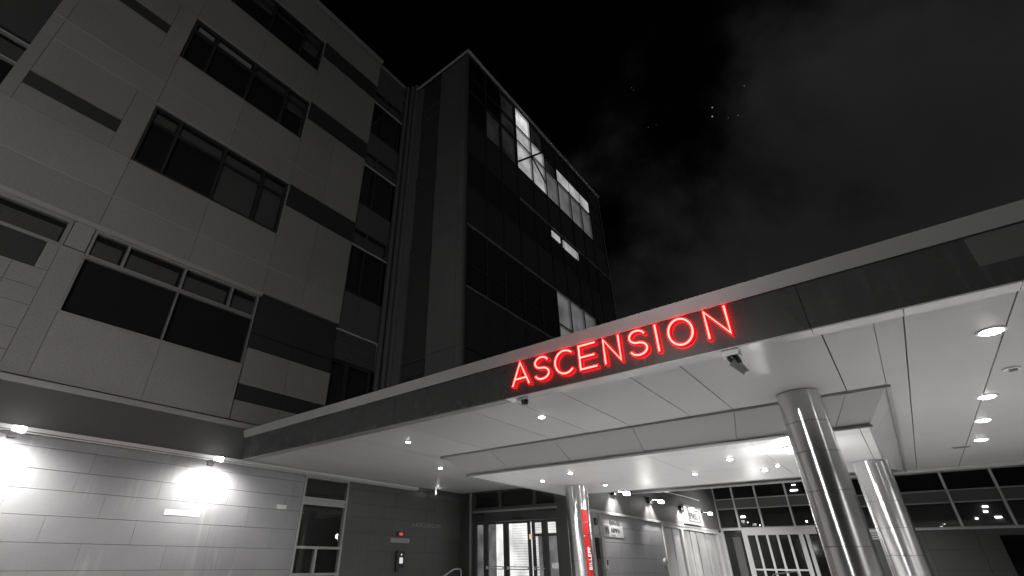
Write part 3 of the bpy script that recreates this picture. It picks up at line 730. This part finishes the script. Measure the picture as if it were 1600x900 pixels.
# drum lamp added behind the nearest column to brighten the ceiling
t = thing('ceiling_glow_drum', (9.95, 1.15, 3.31), 'added drum lamp brightening the ceiling behind the nearest column', 'ceiling light')
MB().cyl((9.95, 1.15, 3.29), (9.95, 1.15, 3.31), .13, 32).build('added_mount', M['frame_lt'], t)
MB().cyl((9.95, 1.15, 3.22), (9.95, 1.15, 3.29), .10, 32, r2=.12).build('added_diffuser', M['lamp_s'], t)
add_point('ceiling_glow_light', (9.95, 1.15, 3.13), 50, .06)
for y in (5.4, 2.6): add_point('tray_fill', (14.3, y, 2.5), 20, .12)  # fill points added without fixtures to brighten the tray

# smoke detector, vents in the soffit
def disc_thing(name, x, y, z, r, lab, cat):
    t = thing(name, (x, y, z), lab, cat)
    MB().cyl((x, y, z - .02), (x, y, z), r, 28).build('base', M['white'], t)
    MB().cyl((x, y, z - .045), (x, y, z - .02), r * .45, 28, r2=r * .6).build('sensor_head', M['letter'], t)
disc_thing('smoke_detector', 8.78, -1.61, 3.75, .09, 'small round detector on the soffit right of the downlight row', 'detector')
disc_thing('smoke_detector', 11.91, 5.6, 3.31, .075, 'small pale round detector on the tray above the red striped column', 'detector')
t = thing('ceiling_vent', (14.6, -1.3, 3.75), 'small slotted vent in the soffit beyond the right downlight row', 'vent')
p = MB(); p.box(14.50, 14.62, -1.5, -1.2, 3.735, 3.748); p.build('frame', M['frame'], t)
p = MB()
for i in range(2): p.box(14.52 + i * .045, 14.55 + i * .045, -1.47, -1.23, 3.728, 3.734)
p.build('slats', M['black'], t)

# wall lamps on the left stone wall
def wall_lamp(x, lab):
    t = thing('wall_lamp', (x, 12.4, 3.6), lab, 'wall lamp', 'wall lamps under the ledge of the stone wall')
    MB().box(x - .06, x + .06, 12.33, 12.40, 3.52, 3.64).build('bracket', M['dkmetal'], t)
    MB().cyl((x, 12.34, 3.60), (x - .0, 12.06, 3.62), .022, 10).build('arm', M['dkmetal'], t)
    MB().cyl((x - .10, 12.02, 3.545), (x - .10, 12.02, 3.565), .16, 32, r2=.13).build('shade', M['dkmetal'], t)
    MB().cyl((x + .02, 12.02, 3.58), (x + .02, 12.02, 3.67), .10, 24).build('bulb', M['lamp_s'], t)
    return t
wl = wall_lamp(5.15, 'glaring wall lamp with dark disc shade under the ledge, beside the canopy corner')
copy_tree(wl, (1.47, 12.4, 3.6), 'glaring wall lamp under the ledge at the far left of the stone wall')
for x, pw in ((5.17, 250), (1.1, 560)):
    add_spot('wall_lamp_beam', (x, 11.84, 3.50), pw, 176, .8, .08, (0, .16, -1))
# lamps over the side wall by the doors
def arm_lamp(x, lab):
    t = thing('arm_lamp', (x, 7.3, 3.6), lab, 'wall lamp', 'arm lamps over the side entrance wall')
    MB().box(x - .12, x + .12, 7.18, 7.30, 3.52, 3.70).build('housing', M['black'], t)
    MB().cyl((x, 7.2, 3.62), (x + .1, 6.86, 3.60), .02, 8).build('arm', M['dkmetal'], t)
    MB().box(x + .02, x + .24, 6.78, 6.92, 3.51, 3.61).build('lens', M['lamp_s'], t)
    return t
al = arm_lamp(16.1, 'arm lamp above the wall sign, nearest the red striped column')
copy_tree(al, (19.15, 7.3, 3.6), 'arm lamp in the middle, above the edge of the bright doors')
copy_tree(al, (22.6, 7.3, 3.6), 'arm lamp at the left edge of the box sign over the doors')
copy_tree(al, (25.2, 7.3, 3.6), 'arm lamp farthest from the column, right of the box sign')
for x, pw in ((16.1, 420), (19.2, 420), (22.5, 330), (25.3, 240)):
    add_spot('arm_lamp_beam', (x, 7.02, 3.70), pw, 100, .8, .05, (0, .22, -1))
    add_point('arm_lamp_glow', (x + .15, 6.6, 3.5), 5, .05)
add_spot('door_fill', (24.0, 3.2, 4.8), 1700, 110, .9, .1, (.25, .8, -1)); add_spot('door_fill', (23.5, 2.0, 5.0), 700, 110, .8, .1, (.4, .0, -1))  # fill spots added without fixtures to brighten the far doors and frames

# ------------------------------------------------------------------ things on the walls
t = thing('box_sign', (23.9, 7.3, 3.04), 'white box sign with dark framed lettering over the bright doors', 'sign')
MB().box(22.75, 25.0, 7.16, 7.3, 3.04, 3.70).build('sign_box', M['white'], t)
MB().box(22.7, 25.05, 7.12, 7.3, 3.71, 3.76).build('cap', M['frame'], t)
p = MB(); 
for a in ((23.2, 24.7, 3.58, 3.61), (23.2, 24.7, 3.14, 3.17), (23.2, 23.28, 3.17, 3.58), (24.62, 24.7, 3.17, 3.58)): p.box(a[0], a[1], 7.15, 7.16, a[2], a[3])
p.build('border', M['letter_dk'], t)
text_mesh('PNSS', .36, (23.32, 7.152, 3.24), FY, M['letter_dk'], 'lettering', t, .004, 1., sx=1.25)

t = thing('wall_sign', (15.8, 7.3, 2.3), 'pale wall sign with dark letters and a small picture, under the nearest arm lamp', 'sign')
MB().box(15.18, 16.55, 7.288, 7.3, 2.27, 2.62).build('plate', M['trim_lt'], t)
text_mesh('DINVER', .22, (15.62, 7.287, 2.60), FY, M['letter_dk'], 'lettering', t, .004, sx=.95)
text_mesh('AIIMMA', .20, (15.66, 7.284, 2.40), FY, M['letter_dk'], 'lettering', t, .004, sx=.95)
text_mesh('ooooo', .09, (15.66, 7.284, 2.30), FY, M['letter'], 'small_lettering', t, .003, 1.3)
p = MB(); p.box(15.22, 15.50, 7.276, 7.287, 2.33, 2.58); p.build('picture', M['letter'], t)
p = MB(); p.box(15.27, 15.36, 7.270, 7.276, 2.40, 2.53); p.box(15.36, 15.46, 7.270, 7.276, 2.46, 2.53); p.box(15.42, 15.46, 7.270, 7.276, 2.37, 2.46); p.build('picture_mark', M['letter_dk'], t)

t = thing('keypad', (14.95, 7.25, 1.4), 'small pale keypad box on the post beside the dark sidelight', 'keypad')
MB().box(14.86, 15.06, 7.2, 7.27, 1.40, 1.68).build('case', M['frame_lt'], t); MB().box(14.93, 15.02, 7.19, 7.2, 1.50, 1.64).build('screen', M['black'], t)
t = thing('horn_speaker', (14.65, 7.2, 2.6), 'small grey horn speaker high on the sidelight by the red striped column', 'speaker')
MB().cyl((14.65, 7.28, 2.66), (14.65, 7.14, 2.64), .04, 20, r2=.10).build('horn', M['letter'], t); MB().box(14.6, 14.7, 7.26, 7.32, 2.55, 2.75).build('bracket', M['dkmetal'], t)
t = thing('door_bell', (19.85, 7.3, 1.58), 'round pale door bell on the stone beside the bright doors', 'bell')
MB().cyl((19.85, 7.3, 1.6), (19.85, 7.22, 1.6), .13, 28).build('housing', M['frame_lt'], t); MB().cyl((19.85, 7.22, 1.6), (19.85, 7.19, 1.6), .05, 20).build('button', M['letter'], t)

# left wall furniture
t = thing('wall_letters', (12.6, 12.4, 2.55), 'row of faint grey metal letters on the dark wall left of the doors', 'sign')
text_mesh('ANCIIIUDIINGRIIII', .19, (11.86, 12.385, 2.545), FY, M['letter'], 'lettering', t, .012, .95, sx=.98)
t = thing('number_display', (11.43, 12.4, 2.3), 'tiny black display with red digits 183 above the grey plaque', 'display')
MB().box(11.28, 11.60, 12.36, 12.4, 2.24, 2.37).build('case', M['black'], t)
text_mesh('183', .115, (11.335, 12.355, 2.265), FY, M['led'], 'digits', t, .002, 1.1)
t = thing('wall_plaque', (11.43, 12.4, 2.1), 'blank grey plaque under the red digits on the dark wall', 'plaque')
MB().box(11.04, 11.82, 12.375, 12.4, 2.06, 2.19).build('plate', M['letter'], t); p = MB()
for x in (11.09, 11.77): p.cyl((x, 12.375, 2.125), (x, 12.37, 2.125), .012, 10)
p.build('screw', M['frame_lt'], t)
t = thing('intercom', (11.45, 12.4, 1.3), 'black wall intercom with bright screen and call light below the plaque', 'intercom')
MB().box(11.29, 11.60, 12.32, 12.4, 1.38, 1.84).build('case', M['black'], t); MB().box(11.40, 11.54, 12.314, 12.32, 1.50, 1.66).build('screen', M['screen'], t)
MB().cyl((11.47, 12.32, 1.74), (11.47, 12.31, 1.74), .025, 14).build('call_light', M['screen'], t); MB().box(11.30, 11.42, 12.34, 12.4, 1.28, 1.38).build('hook', M['black'], t)
t = thing('pendant_lamp', (12.95, 12.1, 3.74), 'short cylindrical pendant lamp hanging at the back edge of the soffit', 'ceiling light')
MB().cyl((12.62, 12.08, 3.54), (12.62, 12.08, 3.75), .035, 16).build('shade', M['frame_lt'], t); MB().cyl((12.62, 12.08, 3.532), (12.62, 12.08, 3.54), .03, 16).build('lens', M['screen'], t)
add_point('pendant_lamp_light', (12.62, 11.98, 3.62), 1.0, .02)
def plate(x0, x1, z0, z1, lab):  # bright rectangle on the stone, given the shape of a white plate
    t = thing('bright_rectangle', ((x0 + x1) / 2, 12.4, z0), lab, 'plate')
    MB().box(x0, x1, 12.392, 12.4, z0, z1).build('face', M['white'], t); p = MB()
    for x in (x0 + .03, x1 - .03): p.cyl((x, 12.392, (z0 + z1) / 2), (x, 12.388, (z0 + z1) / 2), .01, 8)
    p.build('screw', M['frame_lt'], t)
plate(4.46, 5.22, 2.405, 2.52, 'long bright rectangle on the stone wall, built as a white plate, in the pool of the lamp')
plate(7.07, 7.35, 2.72, 2.82, 'small bright rectangle on the stone wall, built as a pale plate, left of the narrow window')

# handrails
def rail(pts, lab, r=.022):
    t = thing('handrail', pts[0], lab, 'handrail')
    MB().tube(pts, r, 10).build('rail', M['frame_lt'], t); p = MB()
    for q in (pts[0], pts[-1]): p.cyl((q[0], q[1], 0.02), (q[0], q[1], .05), .05, 16)
    p.build('base_plate', M['frame_lt'], t)
rail([(12.2, 11.9, .02), (12.2, 11.9, .80), (12.27, 11.9, .86), (13.4, 11.9, 1.33), (13.5, 11.9, 1.35), (13.75, 11.9, 1.35), (13.8, 11.9, 1.30), (13.8, 11.9, .02)], 'thin pale handrail rising towards the entrance doors by the dark wall')
rail([(20, 3.9, .02), (20, 3.9, 1.24), (20, 3.86, 1.27), (20.3, 3.3, 1.36), (20.3, 3.22, 1.33), (20.3, 3.2, .02)], 'pale handrail in front of the glazed entrance doors')
rail([(16, 1.85, .02), (16, 1.85, 1.2), (16, 1.78, 1.3), (16, 1.45, 1.45), (16, 1.40, 1.40), (16, 1.40, .02)], 'pale handrail between the two right steel columns')

# cameras under the fascia
t = thing('dome_camera', (5.92, 3.93, 3.74), 'small dark dome camera under the canopy edge below the first neon letter', 'camera')
MB().box(5.90, 6.0, 3.88, 4.02, 3.69, 3.745).build('bracket', M['frame_lt'], t)
MB().cyl((5.95, 3.91, 3.63), (5.95, 3.91, 3.70), .045, 24, r2=.06).build('dome', M['black'], t)
MB().cyl((5.95, 3.91, 3.60), (5.95, 3.91, 3.63), .02, 16, r2=.03).build('lens_ring', M['frame_lt'], t)
t = thing('bullet_camera', (5.92, 1.0, 3.74), 'glossy security camera hanging under the canopy edge by the last neon letters', 'camera')
MB().box(5.86, 5.99, .90, 1.08, 3.66, 3.745).build('bracket', M['frame_lt'], t)
MB().cyl((5.93, .99, 3.67), (5.94, .95, 3.56), .065, 24, r2=.055).build('neck', M['black'], t)
MB().cyl((5.93, .99, 3.60), (5.955, .90, 3.46), .062, 28, r2=.040).build('housing', M['letter'], t)
MB().cyl((5.955, .90, 3.46), (5.958, .892, 3.445), .043, 24).build('lens_ring', M['frame_lt'], t)

# ------------------------------------------------------------------ unseen street lights, and a sun lamp added to lift the facade
add_point('unseen_street_light', (-3, 3.5, 4.8), 800, .08, (1, .99, .97))
add_point('unseen_street_light', (2, -22, 9), 900, .1, (1, .99, .97))
s = bpy.data.lights.new('facade_fill_sun', 'SUN'); s.energy = .06; s.angle = R(.5); s.color = (1, .99, .97)
so = bpy.data.objects.new('facade_fill_sun', s); col.objects.link(so); so.rotation_euler = (R(48), 0, R(-22)); so.location = (0, 0, 60)

# ------------------------------------------------------------------ night sky
wd = bpy.data.worlds.new('World'); sc.world = wd; wd.use_nodes = True; nt = wd.node_tree; nt.nodes.clear(); N, L = nt.nodes, nt.links
out = N.new('ShaderNodeOutputWorld'); bg = N.new('ShaderNodeBackground'); L.new(bg.outputs[0], out.inputs[0])
tc = N.new('ShaderNodeTexCoord'); V = tc.outputs['Generated']
def mth(op, a, b=None, clamp=False):
    n = N.new('ShaderNodeMath'); n.operation = op; n.use_clamp = clamp
    for i, v in enumerate((a, b)):
        if v is None: continue
        if isinstance(v, (int, float)): n.inputs[i].default_value = v
        else: L.new(v, n.inputs[i])
    return n.outputs[0]
def nz(scale, detail, dist=0.):
    n = N.new('ShaderNodeTexNoise'); n.inputs['Scale'].default_value = scale; n.inputs['Detail'].default_value = detail
    n.inputs['Distortion'].default_value = dist; L.new(V, n.inputs['Vector']); return n.outputs['Fac']
sep = N.new('ShaderNodeSeparateXYZ'); L.new(V, sep.inputs[0])
# a cloud bank that thickens away from the clear patch overhead
d = N.new('ShaderNodeVectorMath'); d.operation = 'DOT_PRODUCT'; L.new(V, d.inputs[0]); d.inputs[1].default_value = (.718, -.448, -.476)
f = mth('ADD', d.outputs['Value'], mth('MULTIPLY', mth('SUBTRACT', nz(3.0, 6, .3), .5), .75))
f = mth('ADD', f, mth('MULTIPLY', mth('SUBTRACT', nz(11, 5, .2), .5), .22))
r = N.new('ShaderNodeMapRange'); r.interpolation_type = 'SMOOTHSTEP'; r.inputs[1].default_value = .06; r.inputs[2].default_value = .33; L.new(f, r.inputs[0])
cl = mth('MULTIPLY', r.outputs[0], mth('ADD', .0045, mth('MULTIPLY', nz(2.6, 5), .0150)))
base = mth('ADD', cl, .0004)
tot = base
for sx_, sy_, sz_, rad_, st in ((.7089, .0424, .704, .0012, .5), (.7186, .0475, .6938, .0013, .6), (.7034, -.0124, .7106, .0009, .25), (.7315, .0115, .6818, .0009, .2), (.7291, .026, .6839, .0008, .15),
                                (.6338, .1458, .7596, .0008, .12), (.6293, .147, .7632, .0008, .1), (.6873, .1481, .7111, .0008, .12), (.6903, .1348, .7109, .0007, .1)):
    q = N.new('ShaderNodeVectorMath'); q.operation = 'DISTANCE'; L.new(V, q.inputs[0]); q.inputs[1].default_value = Vector((sx_, sy_, sz_)).normalized()
    tot = mth('ADD', tot, mth('MULTIPLY', mth('LESS_THAN', q.outputs['Value'], rad_), st * .4))
cmb = N.new('ShaderNodeCombineColor'); 
for i in range(3): L.new(tot, cmb.inputs[i])
L.new(cmb.outputs[0], bg.inputs['Color']); bg.inputs['Strength'].default_value = 1.

# ------------------------------------------------------------------ camera
cam = bpy.data.cameras.new('camera'); co = bpy.data.objects.new('camera', cam); col.objects.link(co)
Fv = Vector((0.67113806, 0.55973477, 0.48607684)); Rv = Vector((0.63767085, -0.77028104, 0.00655842)); Uv = Vector((-0.37808675, -0.30555542, 0.87389147))
co.matrix_world = Matrix(((Rv.x, Uv.x, -Fv.x, 0), (Rv.y, Uv.y, -Fv.y, 0), (Rv.z, Uv.z, -Fv.z, 1.55), (0, 0, 0, 1)))
cam.sensor_fit = 'HORIZONTAL'; cam.sensor_width = 36; cam.lens = 16.765; cam.shift_x = .03898; cam.shift_y = .00866; cam.clip_end = 1500; cam.clip_start = .05
sc.camera = co
sc.view_settings.view_transform = 'Standard'; sc.view_settings.look = 'None'; sc.view_settings.exposure = 0; sc.view_settings.gamma = 1; sc.view_settings.use_curve_mapping = False
sc.cycles.caustics_reflective = False; sc.cycles.caustics_refractive = False
sc.cycles.max_bounces = 8; sc.cycles.diffuse_bounces = 4; sc.cycles.sample_clamp_indirect = 4.
sc.cycles.use_denoising = True
